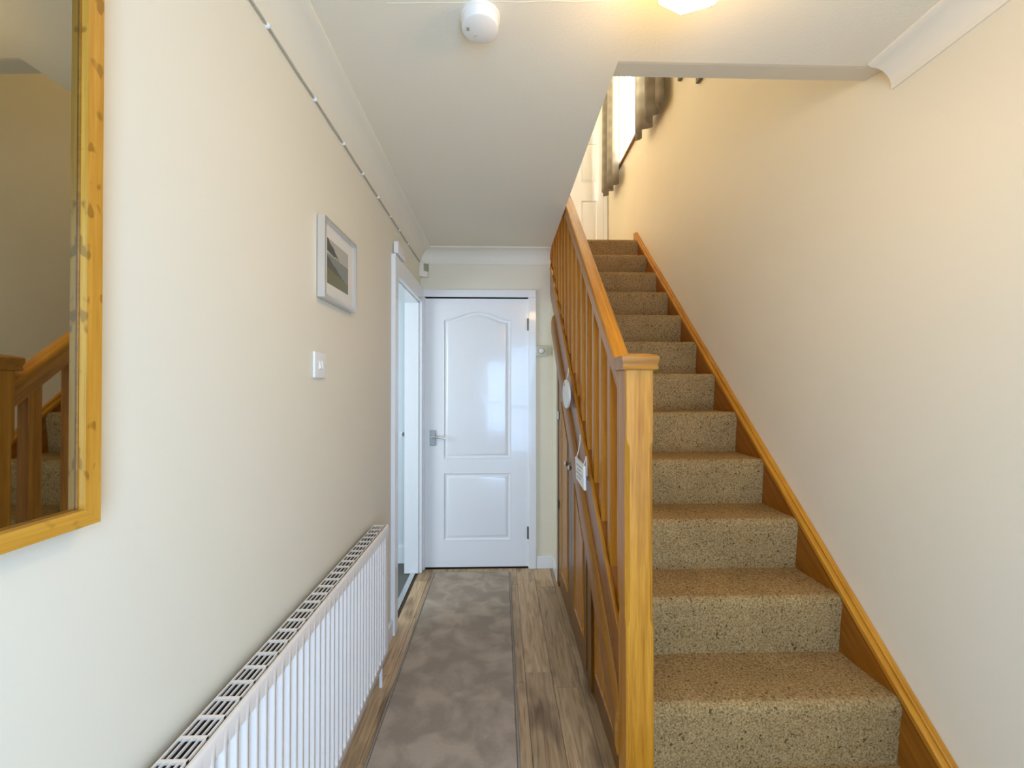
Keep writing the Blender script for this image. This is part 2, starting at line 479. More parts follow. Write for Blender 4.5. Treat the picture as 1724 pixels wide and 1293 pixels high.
m = MB()
CH_Y0, CH_Y1, CH_Z = 1.322, 1.405, 2.369
m.box(XL - 0.1, XE, YF - 0.12, YT + 0.1, ZC, ZU - 0.02)
m.prism([(YF - 0.12, ZC), (CH_Y0 - 0.012, ZC), (CH_Y0, ZC + 0.002), (CH_Y1, CH_Z), (CH_Y1, ZU - 0.02), (YF - 0.12, ZU - 0.02)], 'X', XE, XR)
ceil = struct(m.build('ceiling', 'ceiling_paint'), 'cream hall ceiling cut away over the staircase', 'ceiling')
m = MB()
random.seed(3)
pts = [(-0.30 + 0.05 * i, 1.128 - 0.002 * i + random.uniform(-.0018, .0018), ZC - 0.0003) for i in range(14)]
m.tube(pts, 0.0007, 5)
tag(m.build('plaster_seam', 'coving_paint', ceil), 'fine raised plaster seam')

m = MB(); m.box(XE, XR, Y0 + (NST - 1) * GO + 0.03, YT + 0.1, ZU - 0.25, ZU - 0.004)
m.box(XL - 0.1, XE, YF, YT + 0.1, ZU - 0.02, ZU - 0.004)
struct(m.build('floor_landing', 'stair_carpet'), 'carpeted landing floor at the top of the stairs', 'floor')
m = MB(); m.box(XL - 0.1, XR + 0.12, CH_Y1 - 0.12, YT + 0.1, ZT, ZT + 0.1)
struct(m.build('ceiling_landing', 'ceiling_paint'), 'cream ceiling high above the landing', 'ceiling')
m = MB(); m.box(XL - 0.1, XR + 0.12, CH_Y1 - 0.12, CH_Y1, ZU - 0.02, ZT)
struct(m.build('wall_landing_front', 'wall_paint'), 'cream upstairs wall above the stairwell edge', 'wall')
m = MB(); m.box(XL - 0.1, XL, CH_Y1, YT, ZU, ZT)
struct(m.build('wall_landing_left', 'wall_paint'), 'cream upstairs wall on the far side of the landing', 'wall')
m = MB()
LDX0, LDX1 = 0.44, 1.175
m.box(XL - 0.1, LDX0, YT, YT + 0.1, ZU - 0.2, ZT); m.box(LDX1, XR, YT, YT + 0.1, ZU - 0.2, ZT); m.box(LDX0, LDX1, YT, YT + 0.1, ZU + 1.99, ZT)
struct(m.build('wall_landing_end', 'wall_paint'), 'cream end wall of the landing around a white door', 'wall')

# floor with separate laminate planks
m = MB(); m.box(XL - 0.1, XR + 0.12, YF - 0.12, D + 0.12, -0.10, -0.009)
floor = struct(m.build('floor', 'joint_dark'), 'grey brown wood laminate floor laid lengthwise down the hall', 'floor')
PW = 0.1235
meshes = {}


def plank(x0, x1, y0, y1):
    key = (round(x1 - x0, 3), round(y1 - y0, 3))
    if key not in meshes:
        mb = MB(); w, l = x1 - x0 - 0.0012, y1 - y0 - 0.0016
        mb.box(-w / 2, w / 2, -l / 2, l / 2, -0.009, 0.0, 0.0008, 1)
        me = bpy.data.meshes.new('plank'); mb.bm.to_mesh(me); mb.bm.free(); me.materials.append(MATS['laminate']); meshes[key] = me
    o = bpy.data.objects.new('plank', meshes[key]); C.objects.link(o)
    o.location = ((x0 + x1) / 2, (y0 + y1) / 2, 0); o.parent = floor; o.matrix_parent_inverse = Matrix.Translation(-floor.location)


random.seed(11)
xs = []
x = 0.362 - 8 * PW
cols = []
while x < XR:
    cols.append((max(x, XL), min(x + PW, XR))); x += PW
starts = {}
for i, (a, b) in enumerate(cols):
    if b - a < 0.02:
        continue
    ymax = D if a < 0.40 else Y0
    off = [0.25, 0.72, 0.05, 0.50, 0.92, 0.32][i % 6]
    y = YF - off
    if abs(a - (0.362 - PW)) < 0.01:
        y = 1.905 - 0.96 * 4
    ln = 0.96
    while y < ymax:
        p, q = max(y, YF), min(y + ln, ymax)
        if q - p > 0.03:
            plank(a, b, p, q)
        y += ln

# coving
def cove(p, d, n=8):
    """quarter concave profile as (out, down) from wall/ceiling corner."""
    pts = [(0, 0), (p, 0), (p, 0.006)]
    for k in range(n + 1):
        t = math.pi / 2 * k / n
        pts.append((p - (p - 0.006) * math.sin(t) * 1.0, d - (d - 0.012) * math.cos(t)))
    pts.append((0, d))
    return pts


def cove_pts(p=0.098, d=0.10):
    n = 8; out = [(0, 0), (p, 0), (p, 0.007), (p - 0.008, 0.011)]
    cx, cz = p - 0.008 + 0.0, d - 0.008
    rx, rz = p - 0.008 - 0.006, d - 0.008 - 0.011
    for k in range(1, n):
        t = math.pi / 2 * k / n
        out.append((cx - rx * math.sin(t), cz - rz * math.cos(t)))
    out += [(0.006, d - 0.008), (0.006, d), (0, d)]
    return out


m = MB(); m.prism([(XL + a, ZC - b) for a, b in cove_pts(0.09, 0.1)], 'Y', YF, D)
struct(m.build('trim_1', 'ceiling_paint', smooth=25), 'cream plaster coving along the left wall', 'coving')
m = MB(); m.prism([(D - a, ZC - b) for a, b in cove_pts(0.095, 0.105)], 'X', XL, XE)
struct(m.build('trim_2', 'coving_paint', smooth=25), 'pale plaster coving above the far white door', 'coving')
m = MB(); m.prism([(XR - a, ZC - b) for a, b in cove_pts(0.08, 0.08)], 'Y', YF, 1.30)
struct(m.build('trim_3', 'coving_paint', smooth=25), 'plaster coving on the right wall, cut off above the stairs', 'coving')


def skirt(name, x0, x1, y0, y1, h, label, mat='gloss_white'):
    m = MB(); m.box(x0, x1, y0, y1, 0, h, 0.003, 2)
    return struct(m.build(name, mat), label, 'skirting')


skirt('baseboard_left', XL, XL + 0.016, YF, 2.315, 0.09, 'white skirting board along the left wall under the radiator')
skirt('baseboard_back', 0.265, 0.385, D - 0.016, D, 0.09, 'short white skirting board right of the far door')
skirt('baseboard_return', 0.383, 0.399, 2.935, D - 0.016, 0.09, 'tiny white skirting return beside the stair cupboard')
m = MB(); m.prism([(2.935, 0.09), (D, 0.09), (D, zs(D, -0.825)), (2.935, zs(2.935, -0.825))], 'X', 0.386, 0.402)
struct(m.build('wall_return', 'wall_paint'), 'narrow pale wall strip between end wall and stair cupboard', 'wall')


# ------------------------------------------------------------ panel relief helper
def relief(mb, outline, levels, origin, ux, uz, nrm):
    """nested outlines: outline (p,q) points; levels [(inset, depth)] depth along nrm (towards viewer)."""
    cx = (min(p for p, q in outline) + max(p for p, q in outline)) / 2
    cz = (min(q for p, q in outline) + max(q for p, q in outline)) / 2
    hx = (max(p for p, q in outline) - cx); hz = (max(q for p, q in outline) - cz)
    rings = []
    for ins, dep in levels:
        r = []
        for p, q in outline:
            pp = cx + (p - cx) * (1 - ins / hx); qq = cz + (q - cz) * (1 - ins / hz)
            r.append(tuple(Vector(origin) + Vector(ux) * pp + Vector(uz) * qq + Vector(nrm) * dep))
        rings.append(r)
    mb.loft(rings, True, (False, True))
    return mb


def arch_outline(x0, x1, z0, z1, rise, n=18):
    pts = [(x0, z0), (x1, z0)]
    for k in range(n + 1):
        t = k / n; xx = x1 + (x0 - x1) * t
        s = (1 - math.cos(2 * math.pi * t)) / 2
        pts.append((xx, z1 + rise * s ** 0.9))
    return pts


PANEL_LEVELS = [(0.0, 0.0), (0.004, 0.0015), (0.014, -0.007), (0.024, -0.008), (0.038, -0.001), (0.044, 0.0)]


def hall_door(parent_name, label, x0, x1, yface, z0, z1, panels, thick=0.038):
    """panelled door leaf facing -Y: face layer with holes closed by relief panels."""
    root = thing(parent_name, label, 'door', ((x0 + x1) / 2, yface + thick / 2, z0), kind='structure')
    m = MB(); m.box(x0, x1, yface + 0.012, yface + thick, z0, z1)
    m.build('leaf_core', 'gloss_white', root)
    # face frame: stiles and rails around the panel holes
    bm = bmesh.new()
    outer = [(x0, z0), (x1, z0), (x1, z1), (x0, z1)]
    vs = [bm.verts.new((p, yface, q)) for p, q in outer]
    edges = [bm.edges.new((vs[i], vs[(i + 1) % 4])) for i in range(4)]
    for pts in panels:
        pv = [bm.verts.new((p, yface, q)) for p, q in pts]
        edges += [bm.edges.new((pv[i], pv[(i + 1) % len(pv)])) for i in range(len(pv))]
    bmesh.ops.triangle_fill(bm, use_beauty=True, use_dissolve=False, edges=edges)
    # remove faces inside the holes
    def inside(px, pz, poly):
        r = False; j = len(poly) - 1
        for i in range(len(poly)):
            xi, zi = poly[i]; xj, zj = poly[j]
            if (zi > pz) != (zj > pz) and px < (xj - xi) * (pz - zi) / (zj - zi) + xi:
                r = not r
            j = i
        return r
    dead = [f for f in bm.faces if any(inside(f.calc_center_median().x, f.calc_center_median().z, p) for p in panels)]
    bmesh.ops.delete(bm, geom=dead, context='FACES_ONLY')
    bmesh.ops.recalc_face_normals(bm, faces=bm.faces[:])
    for f in bm.faces:
        if f.normal.y > 0:
            f.normal_flip()
    ret = bmesh.ops.extrude_face_region(bm, geom=bm.faces[:])
    bmesh.ops.translate(bm, vec=(0, 0.012, 0), verts=[v for v in ret['geom'] if isinstance(v, bmesh.types.BMVert)])
    bmesh.ops.recalc_face_normals(bm, faces=bm.faces[:])
    mb = MB(); mb.bm.free(); mb.bm = bm
    mb.build('leaf_frame', 'gloss_white', root)
    for pts in panels:
        mb = MB(); relief(mb, pts, PANEL_LEVELS, (0, yface, 0), (1, 0, 0), (0, 0, 1), (0, -1, 0))
        mb.build('panel', 'door_panel_white', root, smooth=20)
    return root


# moulded panels carry an embossed wood grain
def door_panel_mat():
    m, nt, b = newmat('door_panel_white')
    b.inputs['Base Color'].default_value = (0.84, 0.84, 0.83, 1); b.inputs['Roughness'].default_value = 0.2; b.inputs['Coat Weight'].default_value = 0.2
    tc = N(nt, 'ShaderNodeTexCoord'); mp = N(nt, 'ShaderNodeMapping'); mp.inputs['Scale'].default_value = (42, 42, 2.2)
    nt.links.new(tc.outputs['Object'], mp.inputs['Vector'])
    nz = N(nt, 'ShaderNodeTexNoise'); nz.inputs['Scale'].default_value = 1.4; nz.inputs['Detail'].default_value = 4; nz.inputs['Distortion'].default_value = 1.0
    nt.links.new(mp.outputs[0], nz.inputs['Vector'])
    bp = N(nt, 'ShaderNodeBump'); bp.inputs['Strength'].default_value = 0.10; bp.inputs['Distance'].default_value = 0.004
    nt.links.new(nz.outputs['Fac'], bp.inputs['Height']); nt.links.new(bp.outputs['Normal'], b.inputs['Normal'])


door_panel_mat()

# far hall door
door = hall_door('door_1', 'white panelled door with arched upper panel at the end of the hall', -0.555, 0.205, D + 0.004, 0.012, 1.990,
                 [arch_outline(-0.423, 0.078, 0.805, 1.835, 0.062), [(-0.421, 0.205), (0.078, 0.205), (0.078, 0.705), (-0.421, 0.705)]])
m = MB(); m.box(-0.520, -0.476, D - 0.006, D + 0.004, 0.905, 1.018, 0.003)
hp = m.build('handle_plate', 'satin_steel', door); tag(hp, 'grey steel handle plate')
m = MB()
m.lathe([(0.009, 0), (0.009, -0.034)], (-0.498, D - 0.006, 0.972), 'Y', 14)
m.tube([(-0.500, D - 0.040, 0.972), (-0.470, D - 0.043, 0.971), (-0.435, D - 0.042, 0.966), (-0.405, D - 0.036, 0.964)], [0.009, 0.0085, 0.008, 0.0075], 10)
m.build('lever', 'chrome', door, 40)
for z in (1.80, 0.26):
    m = MB(); m.tube([(0.207, D - 0.003, z - 0.045), (0.207, D - 0.003, z + 0.045)], 0.0055, 10)
    m.box(0.196, 0.205, D + 0.001, D + 0.0035, z - 0.045, z + 0.045)
    m.build('hinge', 'hinge_steel', door, 40)
# casing
def casing(name, x0, x1, x2, x3, ztop0, ztop1, label):
    m = MB()
    for a, b in ((x0, x1), (x2, x3)):
        m.box(a, b, D - 0.018, D, 0, ztop0, 0.003)
    m.box(x0, x3, D - 0.018, D, ztop0, ztop1, 0.003)
    m.box(x1 - 0.02, x1 + 0.004, D, D + 0.11, 0, ztop0 + 0.006)
    m.box(x2 - 0.004, x2 + 0.02, D, D + 0.11, 0, ztop0 + 0.006)
    m.box(x1, x2, D, D + 0.11, ztop0 - 0.0, ztop0 + 0.02)
    return struct(m.build(name, 'gloss_white'), label, 'door frame')


casing('trim_4', XL + 0.002, -0.558, 0.209, 0.263, 1.999, 2.053, 'white architrave around the far panelled door')
m = MB(); m.box(-0.56, 0.21, D + 0.05, D + 0.12, 0, 2.0)  # near-black box stands in for shade in the gap round the door
struct(m.build('gap_shade_backing', 'gap_shade_black'), 'black backing standing in for shade in the gap around the far door', 'wall')

# side doorway in left wall
m = MB()
for a, b in ((2.318, DY0 + 0.004), (DY1 - 0.004, 3.142)):
    m.box(XL, XL + 0.024, a, b, 0, DZ, 0.003)
m.box(XL, XL + 0.024, 2.318, 3.142, DZ - 0.004, 2.058, 0.003)
m.box(XL - 0.10, XL, DY0 - 0.001, DY0 + 0.012, 0, DZ); m.box(XL - 0.1, XL, DY1 - 0.012, DY1 + 0.001, 0, DZ); m.box(XL - 0.10, XL, DY0, DY1, DZ - 0.012, DZ)
struct(m.build('trim_5', 'gloss_white'), 'white door lining and architrave of the open doorway on the left', 'door frame')
m = MB(); m.box(XL - 0.055, XL - 0.02, DY0 + 0.012, DY1 - 0.012, -0.009, 0.005, 0.002)
struct(m.build('trim_6', 'chrome'), 'silver threshold strip across the left doorway', 'threshold strip')
# side room shell
m = MB()
m.box(-2.3, XL - 0.1, 3.30, 3.40, 0, 2.35); m.box(-2.4, -2.3, 1.5, 3.40, 0, 2.35); m.box(-2.3, XL - 0.1, 1.4, 1.5, 0, 2.35)
m.box(-2.4, XL - 0.1, 1.4, 3.40, 2.35, 2.45); m.box(XL - 0.1, XL - 0.09, DY1, 3.3, 0, 2.35)
struct(m.build('wall_side_room', 'side_room_paint'), 'pale blue white walls of the room beyond the left doorway', 'wall')
m = MB(); m.box(-2.4, XL - 0.055, 1.4, 3.40, -0.10, -0.006)
struct(m.build('floor_side_room', 'room_floor'), 'dark grey floor of the room beyond the left doorway', 'floor')
m = MB(); m.box(-2.3, XL - 0.1, 3.284, 3.30, -0.006, 0.12, 0.003)
struct(m.build('baseboard_side_room', 'gloss_white'), 'white skirting seen through the left doorway', 'skirting')
t = thing('wall_latch', 'tiny chrome latch seen through the left doorway', 'latch', (-0.735, 3.29, 0.98))
m = MB(); m.box(-0.752, -0.742, 3.27, 3.30, 0.962, 0.992, 0.002); m.build('back_plate', 'chrome', t)
m = MB(); m.tube([(-0.747, 3.27, 0.977), (-0.72, 3.262, 0.977)], 0.006, 8); m.box(-0.722, -0.712, 3.255, 3.27, 0.965, 0.989, 0.002); m.build('bolt', 'hinge_steel', t)

# front door behind the viewer (source of the daylight)
t = thing('door_2', 'white glazed front door behind the viewer', 'door', ((FX0 + FX1) / 2, YF - 0.06, 0), kind='structure')
m = MB()
m.box(FX0, FX0 + 0.075, YF - 0.09, YF - 0.04, 0, FZ); m.box(FX1 - 0.075, FX1, YF - 0.09, YF - 0.04, 0, FZ)
m.box(FX0, FX1, YF - 0.09, YF - 0.04, 0, 0.22); m.box(FX0, FX1, YF - 0.09, YF - 0.04, FZ - 0.09, FZ); m.box(FX0, FX1, YF - 0.09, YF - 0.04, 0.98, 1.04)
m.build('door_frame', 'gloss_white', t)
m = MB(); m.box(FX0 + 0.07, FX1 - 0.07, YF - 0.067, YF - 0.063, 0.20, FZ - 0.08); m.build('pane', 'window_glass', t)

# landing door (six panel) and its architrave
lp = []
for c0, c1 in ((LDX0 + 0.09, LDX0 + 0.315), (0.917, 1.103)):
    lp.append([(c0, ZU + 0.24), (c1, ZU + 0.24), (c1, 3.467), (c0, 3.467)])
    lp.append([(c0, 3.67), (c1, 3.67), (c1, 4.12), (c0, 4.12)])
    lp.append([(c0, 4.22), (c1, 4.22), (c1, 4.46), (c0, 4.46)])
ld = hall_door('door_3', 'white panelled door seen at the top of the stairs', LDX0 + 0.002, LDX1 - 0.002, YT - 0.012, ZU, ZU + 1.985, lp)
m = MB()
m.box(LDX1, LDX1 + 0.045, YT - 0.022, YT, ZU, ZU + 2.0, 0.004); m.box(LDX0 - 0.045, LDX0, YT - 0.022, YT, ZU, ZU + 2.0, 0.004)
m.box(LDX0 - 0.045, LDX1 + 0.045, YT - 0.022, YT, ZU + 2.0, ZU + 2.05, 0.004)
struct(m.build('trim_7', 'gloss_white'), 'white architrave around the landing door', 'door frame')

# landing window
t = thing('window_1', 'bright white framed window high above the stairs', 'window', (XR + 0.06, (WY0 + WY1) / 2, WZ0), kind='structure')
m = MB()
for a, b in ((WY0, WY0 + 0.05), (WY1 - 0.05, WY1), (3.87, 3.91)):
    m.box(XR + 0.05, XR + 0.1, a, b, WZ0, WZ1)
for a, b in ((WZ0, WZ0 + 0.05), (WZ1 - 0.05, WZ1)):
    m.box(XR + 0.05, XR + 0.1, WY0, WY1, a, b)
m.build('window_frame', 'gloss_white', t)
for a, b in ((WY0 + 0.05, 3.87), (3.91, WY1 - 0.05)):
    m = MB(); m.box(XR + 0.073, XR + 0.077, a, b, WZ0 + 0.05, WZ1 - 0.05); m.build('pane', 'window_glass', t)
m = MB(); m.box(XR - 0.025, XR + 0.06, WY0 - 0.03, WY1 + 0.03, WZ0 - 0.022, WZ0 + 0.002, 0.004); tag(m.build('window_sill', 'pine_panel', t), 'thin window sill, coloured brown for shade')  # brown stands in for the shade along the sill edge

# ------------------------------------------------------------ staircase
SX0, SX1 = 0.436, 1.195
st = thing('staircase', 'carpeted straight pine staircase with square balusters climbing to the right', 'staircase', (0.8, Y0, 0))
for n in range(1, NST + 1):
    yr = Y0 + (n - 1) * GO; zb = (n - 1) * RISE; zt = n * RISE
    yb = yr + GO + 0.012 if n < NST else yr + 0.20
    nose = 0.018; R_ = 0.021
    pts = [(yr, zb - 0.03 if n > 1 else 0.0), (yr - 0.002, zb + 0.02), (yr - nose * 0.55, zb + RISE * 0.55), (yr - nose, zt - R_ * 1.7)]
    for k in range(1, 7):
        a = math.pi / 2 * k / 6
        pts.append((yr - nose + R_ * (1 - math.cos(a)), zt - R_ * 1.4 + R_ * 1.4 * math.sin(a)))
    pts += [(yr + 0.09, zt - 0.003), (yb, zt), (yb, zb - 0.03 if n > 1 else 0.0)]
    m = MB(); m.prism(pts, 'X', SX0, SX1)
    m.build('carpeted_step', 'stair_carpet', st, 40)
# wall string
C_W = -0.722
yA, yB = 0.92, 3.80
m = MB(); m.prism([(yA, 0), (yA, zs(yA, C_W)), (yB, zs(yB, C_W)), (yB, ZU - 0.05), (yB, zs(yB, C_W - 0.42)), (yA + 0.42, 0)], 'X', SX1 - 0.001, XR - 0.004)
ws = m.build('wall_string', 'string_wood', st); tag(ws, 'orange pine string board along the right wall')
m = MB()
for a, b, c0, c1 in ((SX1 - 0.006, XR - 0.001, -0.004, 0.020), (SX1 + 0.012, XR - 0.001, 0.020, 0.030)):
    m.prism([(yA - 0.0, zs(yA, C_W + c0)), (yB, zs(yB, C_W + c0)), (yB, zs(yB, C_W + c1)), (yA, zs(yA, C_W + c1))], 'X', a, b, 0.003, 2)
m.build('string_capping', 'pine_slope', ws)
# outer string under the balusters
C_T, C_G, C_L = -0.63, -0.80, -0.965
XO = 0.368
m = MB(); m.prism([(1.295, 0.25), (1.295, zs(1.295, C_T)), (3.72, zs(3.72, C_T)), (3.72, zs(3.72, C_G - 0.02)), (2.92, zs(2.92, C_G - 0.02)), (2.92, zs(2.92, C_L + 0.005)), (1.35, zs(1.35, C_L + 0.005))], 'X', XO, 0.437)
os_ = m.build('outer_string', 'string_wood', st); tag(os_, 'glossy sloping string board under the balusters')
prof = [(0.0, C_G), (-0.006, C_G - 0.004), (-0.016, C_G - 0.02), (-0.020, C_G - 0.05), (-0.020, C_L + 0.045), (-0.014, C_L + 0.015), (-0.004, C_L), (0.006, C_L)]
m = MB(); m.loft([[(XO + a, y, zs(y, c)) for a, c in prof] + [(XO + 0.006, y, zs(y, C_G))] for y in (1.30, 2.922)])
m.build('string_moulding', 'moulding_wood', os_, 50)
m = MB(); m.prism([(1.30, zs(1.30, C_T) + 0.012), (3.70, zs(3.70, C_T) + 0.012), (3.70, zs(3.70, C_T)), (1.30, zs(1.30, C_T))], 'X', XO - 0.002, XO + 0.012, 0.003)
m.build('string_fillet', 'pine_slope', os_)
# newel
NX0, NX1, NY0, NY1 = 0.3605, 0.4415, 1.224, 1.305
def octring(z, ch):
    a, b, c, d = NX0, NX1, NY0, NY1
    return [(a + ch, c, z), (b - ch, c, z), (b, c + ch, z), (b, d - ch, z), (b - ch, d, z), (a + ch, d, z), (a, d - ch, z), (a, c + ch, z)]
rings = [octring(0, 0.003), octring(0.640, 0.003), octring(0.668, 0.012), octring(1.160, 0.012), octring(1.185, 0.003), octring(1.388, 0.003)]
m = MB(); m.loft(rings)
nw = m.build('newel_post', 'pine_vertical', st, 30)
ncx, ncy = (NX0 + NX1) / 2, (NY0 + NY1) / 2
def sq(h, z): return [(ncx - h, ncy - h, z), (ncx + h, ncy - h, z), (ncx + h, ncy + h, z), (ncx - h, ncy + h, z)]
m = MB(); m.loft([sq(0.043, 1.384), sq(0.0505, 1.386), sq(0.052, 1.391), sq(0.050, 1.396), sq(0.0495, 1.400), sq(0.0525, 1.407), sq(0.054, 1.415), sq(0.0535, 1.423), sq(0.050, 1.427), sq(0.044, 1.4285), sq(0.028, 1.433), sq(0.010, 1.435)])
m.build('newel_cap', 'pine_cross', nw, 35)
m = MB(); m.box(0.368, 0.449, 3.70, 3.781, 2.3, 3.72, 0.004); m.build('newel_post', 'pine_vertical', st)
# handrail
C_R = 0.172
RX0, RX1 = 0.374, 0.432
ph = 0.062 / math.cos(ANG)
sec = [(RX0 + 0.004, -ph), (RX1 - 0.004, -ph), (RX1 - 0.001, -ph * 0.8), (RX1 - 0.001, -ph * 0.42), (RX1, -ph * 0.36), (RX1, -0.012), (RX1 - 0.006, -0.002), (RX1 - 0.014, 0), (RX0 + 0.014, 0), (RX0 + 0.006, -0.002), (RX0, -0.012), (RX0, -ph * 0.36), (RX0 + 0.001, -ph * 0.42), (RX0 + 0.001, -ph * 0.8)]
m = MB(); m.loft([[(a, y, zs(y, C_R) + c) for a, c in sec] for y in (1.30, 3.71)])
m.build('handrail', 'pine_slope', st, 40)
# balusters
bal_me = None
yk = 1.359
k = 0
while yk < 3.62:
    w = 0.040; x0 = 0.383
    if bal_me is None:
        mb = MB()
        zb0, zt0 = C_T - SLOPE * 0 - 0.01, C_R - ph + 0.01
        pts = [(0, zb0), (w, zb0 + SLOPE * w), (w, zt0 + SLOPE * w), (0, zt0)]
        mb.prism(pts, 'X', 0, w, 0.0025, 1)
        bal_me = bpy.data.meshes.new('baluster'); mb.bm.to_mesh(bal_me); mb.bm.free(); bal_me.materials.append(MATS['pine_vertical'])
    o = bpy.data.objects.new('baluster', bal_me); C.objects.link(o); o.location = (x0, yk, SLOPE * yk)
    o.parent = st; o.matrix_parent_inverse = Matrix.Translation(-st.location)
    yk += 0.1296

# ------------------------------------------------------------ cupboard under the stairs
cb = thing('understairs_cupboard', 'varnished pine cupboard front with two sloping panelled doors under the stairs', 'cupboard', (0.43, 2.2, 0))
XC = 0.391
def top(y, dz=0.0): return zs(y, C_L - 0.005) - dz
def rail(name, y0, y1, z0, dz, xf, thick=0.022, mat='pine_panel'):
    m = MB(); m.prism([(y0, z0), (y1, z0), (y1, top(y1, dz)), (y0, top(y0, dz))], 'X', xf, xf + thick, 0.002, 1)
    return m.build(name, mat, cb)
rail('end_stile', 2.868, 2.932, 0.0, 0.0, XC - 0.004, 0.03)
rail('post', 1.868, 1.950, 0.0, 0.0, XC + 0.004, 0.03)
rail('backing_board', 1.31, 2.93, 0.0, 0.01, XC + 0.030, 0.01)
m = MB(); m.prism([(1.95, 0.0), (2.868, 0.0), (2.868, 0.035), (1.95, 0.035)], 'X', XC + 0.004, XC + 0.024); m.build('plinth', 'pine_panel', cb)
XM = XC
def panelled(name, y0, y1, z0, py0, py1, pz0, dzp, xf):
    ob = rail(name, y0, y1, z0, 0.004, xf, 0.02)
    outline = [(py0, pz0), (py1, pz0), (py1, top(py1, dzp)), (py0, top(py0, dzp))]
    if top(py0, dzp) < pz0 + 0.03:
        outline = [(py0, pz0), (py1, pz0), (py1, top(py1, dzp))]
    mb = MB(); relief(mb, outline, [(0.0, 0.0), (0.003, 0.005), (0.009, 0.006), (0.014, 0.001), (0.02, 0.0005)], (xf, 0, 0), (0, 1, 0), (0, 0, 1), (-1, 0, 0))
    pm = mb.build('panel_moulding', 'pine_vertical', ob)
    return ob
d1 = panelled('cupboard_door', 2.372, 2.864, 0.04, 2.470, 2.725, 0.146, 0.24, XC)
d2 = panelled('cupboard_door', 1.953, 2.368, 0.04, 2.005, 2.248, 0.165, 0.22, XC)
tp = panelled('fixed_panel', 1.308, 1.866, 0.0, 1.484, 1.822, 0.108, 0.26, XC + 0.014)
for dd, y in ((d1, 2.400), (d2, 2.275)):
    m = MB(); m.lathe([(0.006, 0), (0.006, -0.014), (0.013, -0.018), (0.0155, -0.025), (0.012, -0.031), (0.003, -0.033)], (XC, y, 0.905), 'X', 16)
    tag(m.build('knob', 'chrome', dd, 40), 'small chrome knob')
m = MB(); m.box(XC - 0.008, XC - 0.003, 2.835, 2.885, 1.12, 1.175, 0.001); tag(m.build('hinge', 'chrome', d1), 'small bright hinge')
for z in (0.55,):
    m = MB(); m.box(XC - 0.008, XC - 0.003, 2.852, 2.878, z - 0.03, z + 0.03, 0.001); m.build('hinge', 'hinge_steel', d1)

# ------------------------------------------------------------ hanging signs on the string
t = thing('oval_plaque', 'white oval plaque hanging on a string from the balusters', 'plaque', (0.346, 2.205, 1.22))
m = MB(); rings = []
for xx, s in ((0.3460, 0.98), (0.3450, 1.0), (0.338, 1.0), (0.336, 0.97)):
    rings.append([(xx, 2.205 + 0.106 * s * math.cos(a) + 0.012 * math.sin(a), 1.300 + 0.075 * s * math.sin(a)) for a in [2 * math.pi * i / 32 for i in range(32)]])
m.loft(rings); m.build('plate', 'plaque_white', t, 40)
m = MB(); m.tube([(0.341, 2.24, 1.365), (0.352, 2.25, 1.40), (0.361, 2.27, 1.425), (0.3615, 2.275, 1.437), (0.361, 2.255, 1.42), (0.352, 2.23, 1.395), (0.341, 2.22, 1.368)], 0.0022, 6)
m.build('cord', 'ribbon', t, 60)
m = MB(); m.lathe([(0.010, 0), (0.010, -0.006), (0.004, -0.008)], (0.3375, 2.245, 1.352), 'X', 12); m.build('cord_knot', 'satin_steel', t, 40)

t = thing('hanging_sign', 'small white rectangular sign on a ribbon in front of the stair string', 'sign', (0.346, 1.82, 0.918))
m = MB(); m.prism([(1.718, 0.918), (1.897, 0.929), (1.927, 1.022), (1.734, 1.014)], 'X', 0.336, 0.3460, 0.0015, 2)
m.build('plate', 'plaque_white', t)
m = MB()
for i, (z, a, b) in enumerate(((0.998, 0.18, 0.82), (0.981, 0.3, 0.7), (0.964, 0.15, 0.85), (0.947, 0.3, 0.75))):
    ya, yb_ = 1.735 + 0.18 * a, 1.735 + 0.18 * b
    m.box(0.3352, 0.3362, ya, yb_, z - 0.002, z + 0.002)
tag(m.build('faded_print', 'plaque_print', t), 'rows of faint illegible grey print')
for y, ye in ((1.915, 1.93), (1.748, 1.785)):
    m = MB(); zt_ = zs(ye, C_T)
    m.tube([(0.341, y, 1.016), (0.352, y + 0.004, 1.05), (0.3605, ye - 0.004, zt_ - 0.012), (0.361, ye, zt_ + 0.012), (0.368, ye + 0.004, zt_ + 0.027)], 0.0034, 6)
    m.build('ribbon', 'ribbon', t, 60)

# ------------------------------------------------------------ runner rug
t = thing('runner_rug', 'long mottled grey runner rug on the laminate hall floor', 'rug', (-0.2, 1.8, 0.0005))
RXa, RXb, RYa, RYb = -0.474, 0.066, 0.55, 3.095
m = MB(); m.box(RXa + 0.006, RXb - 0.006, RYa + 0.006, RYb - 0.006, 0.0005, 0.009, 0.003, 2); m.build('pile', 'runner_pile', t)
m = MB(); r = 0.0048
loop = []
cr_ = 0.02
for cx, cy, a0 in ((RXb - cr_, RYb - cr_, 0), (RXa + cr_, RYb - cr_, 90), (RXa + cr_, RYa + cr_, 180), (RXb - cr_, RYa + cr_, 270)):
    for k in range(5):
        a = math.radians(a0 + 22.5 * k); loop.append((cx + cr_ * math.cos(a), cy + cr_ * math.sin(a), 0.0053))
loop.append(loop[0]); m.tube(loop, r, 8)
m.build('bound_edge', 'runner_binding', t, 60)

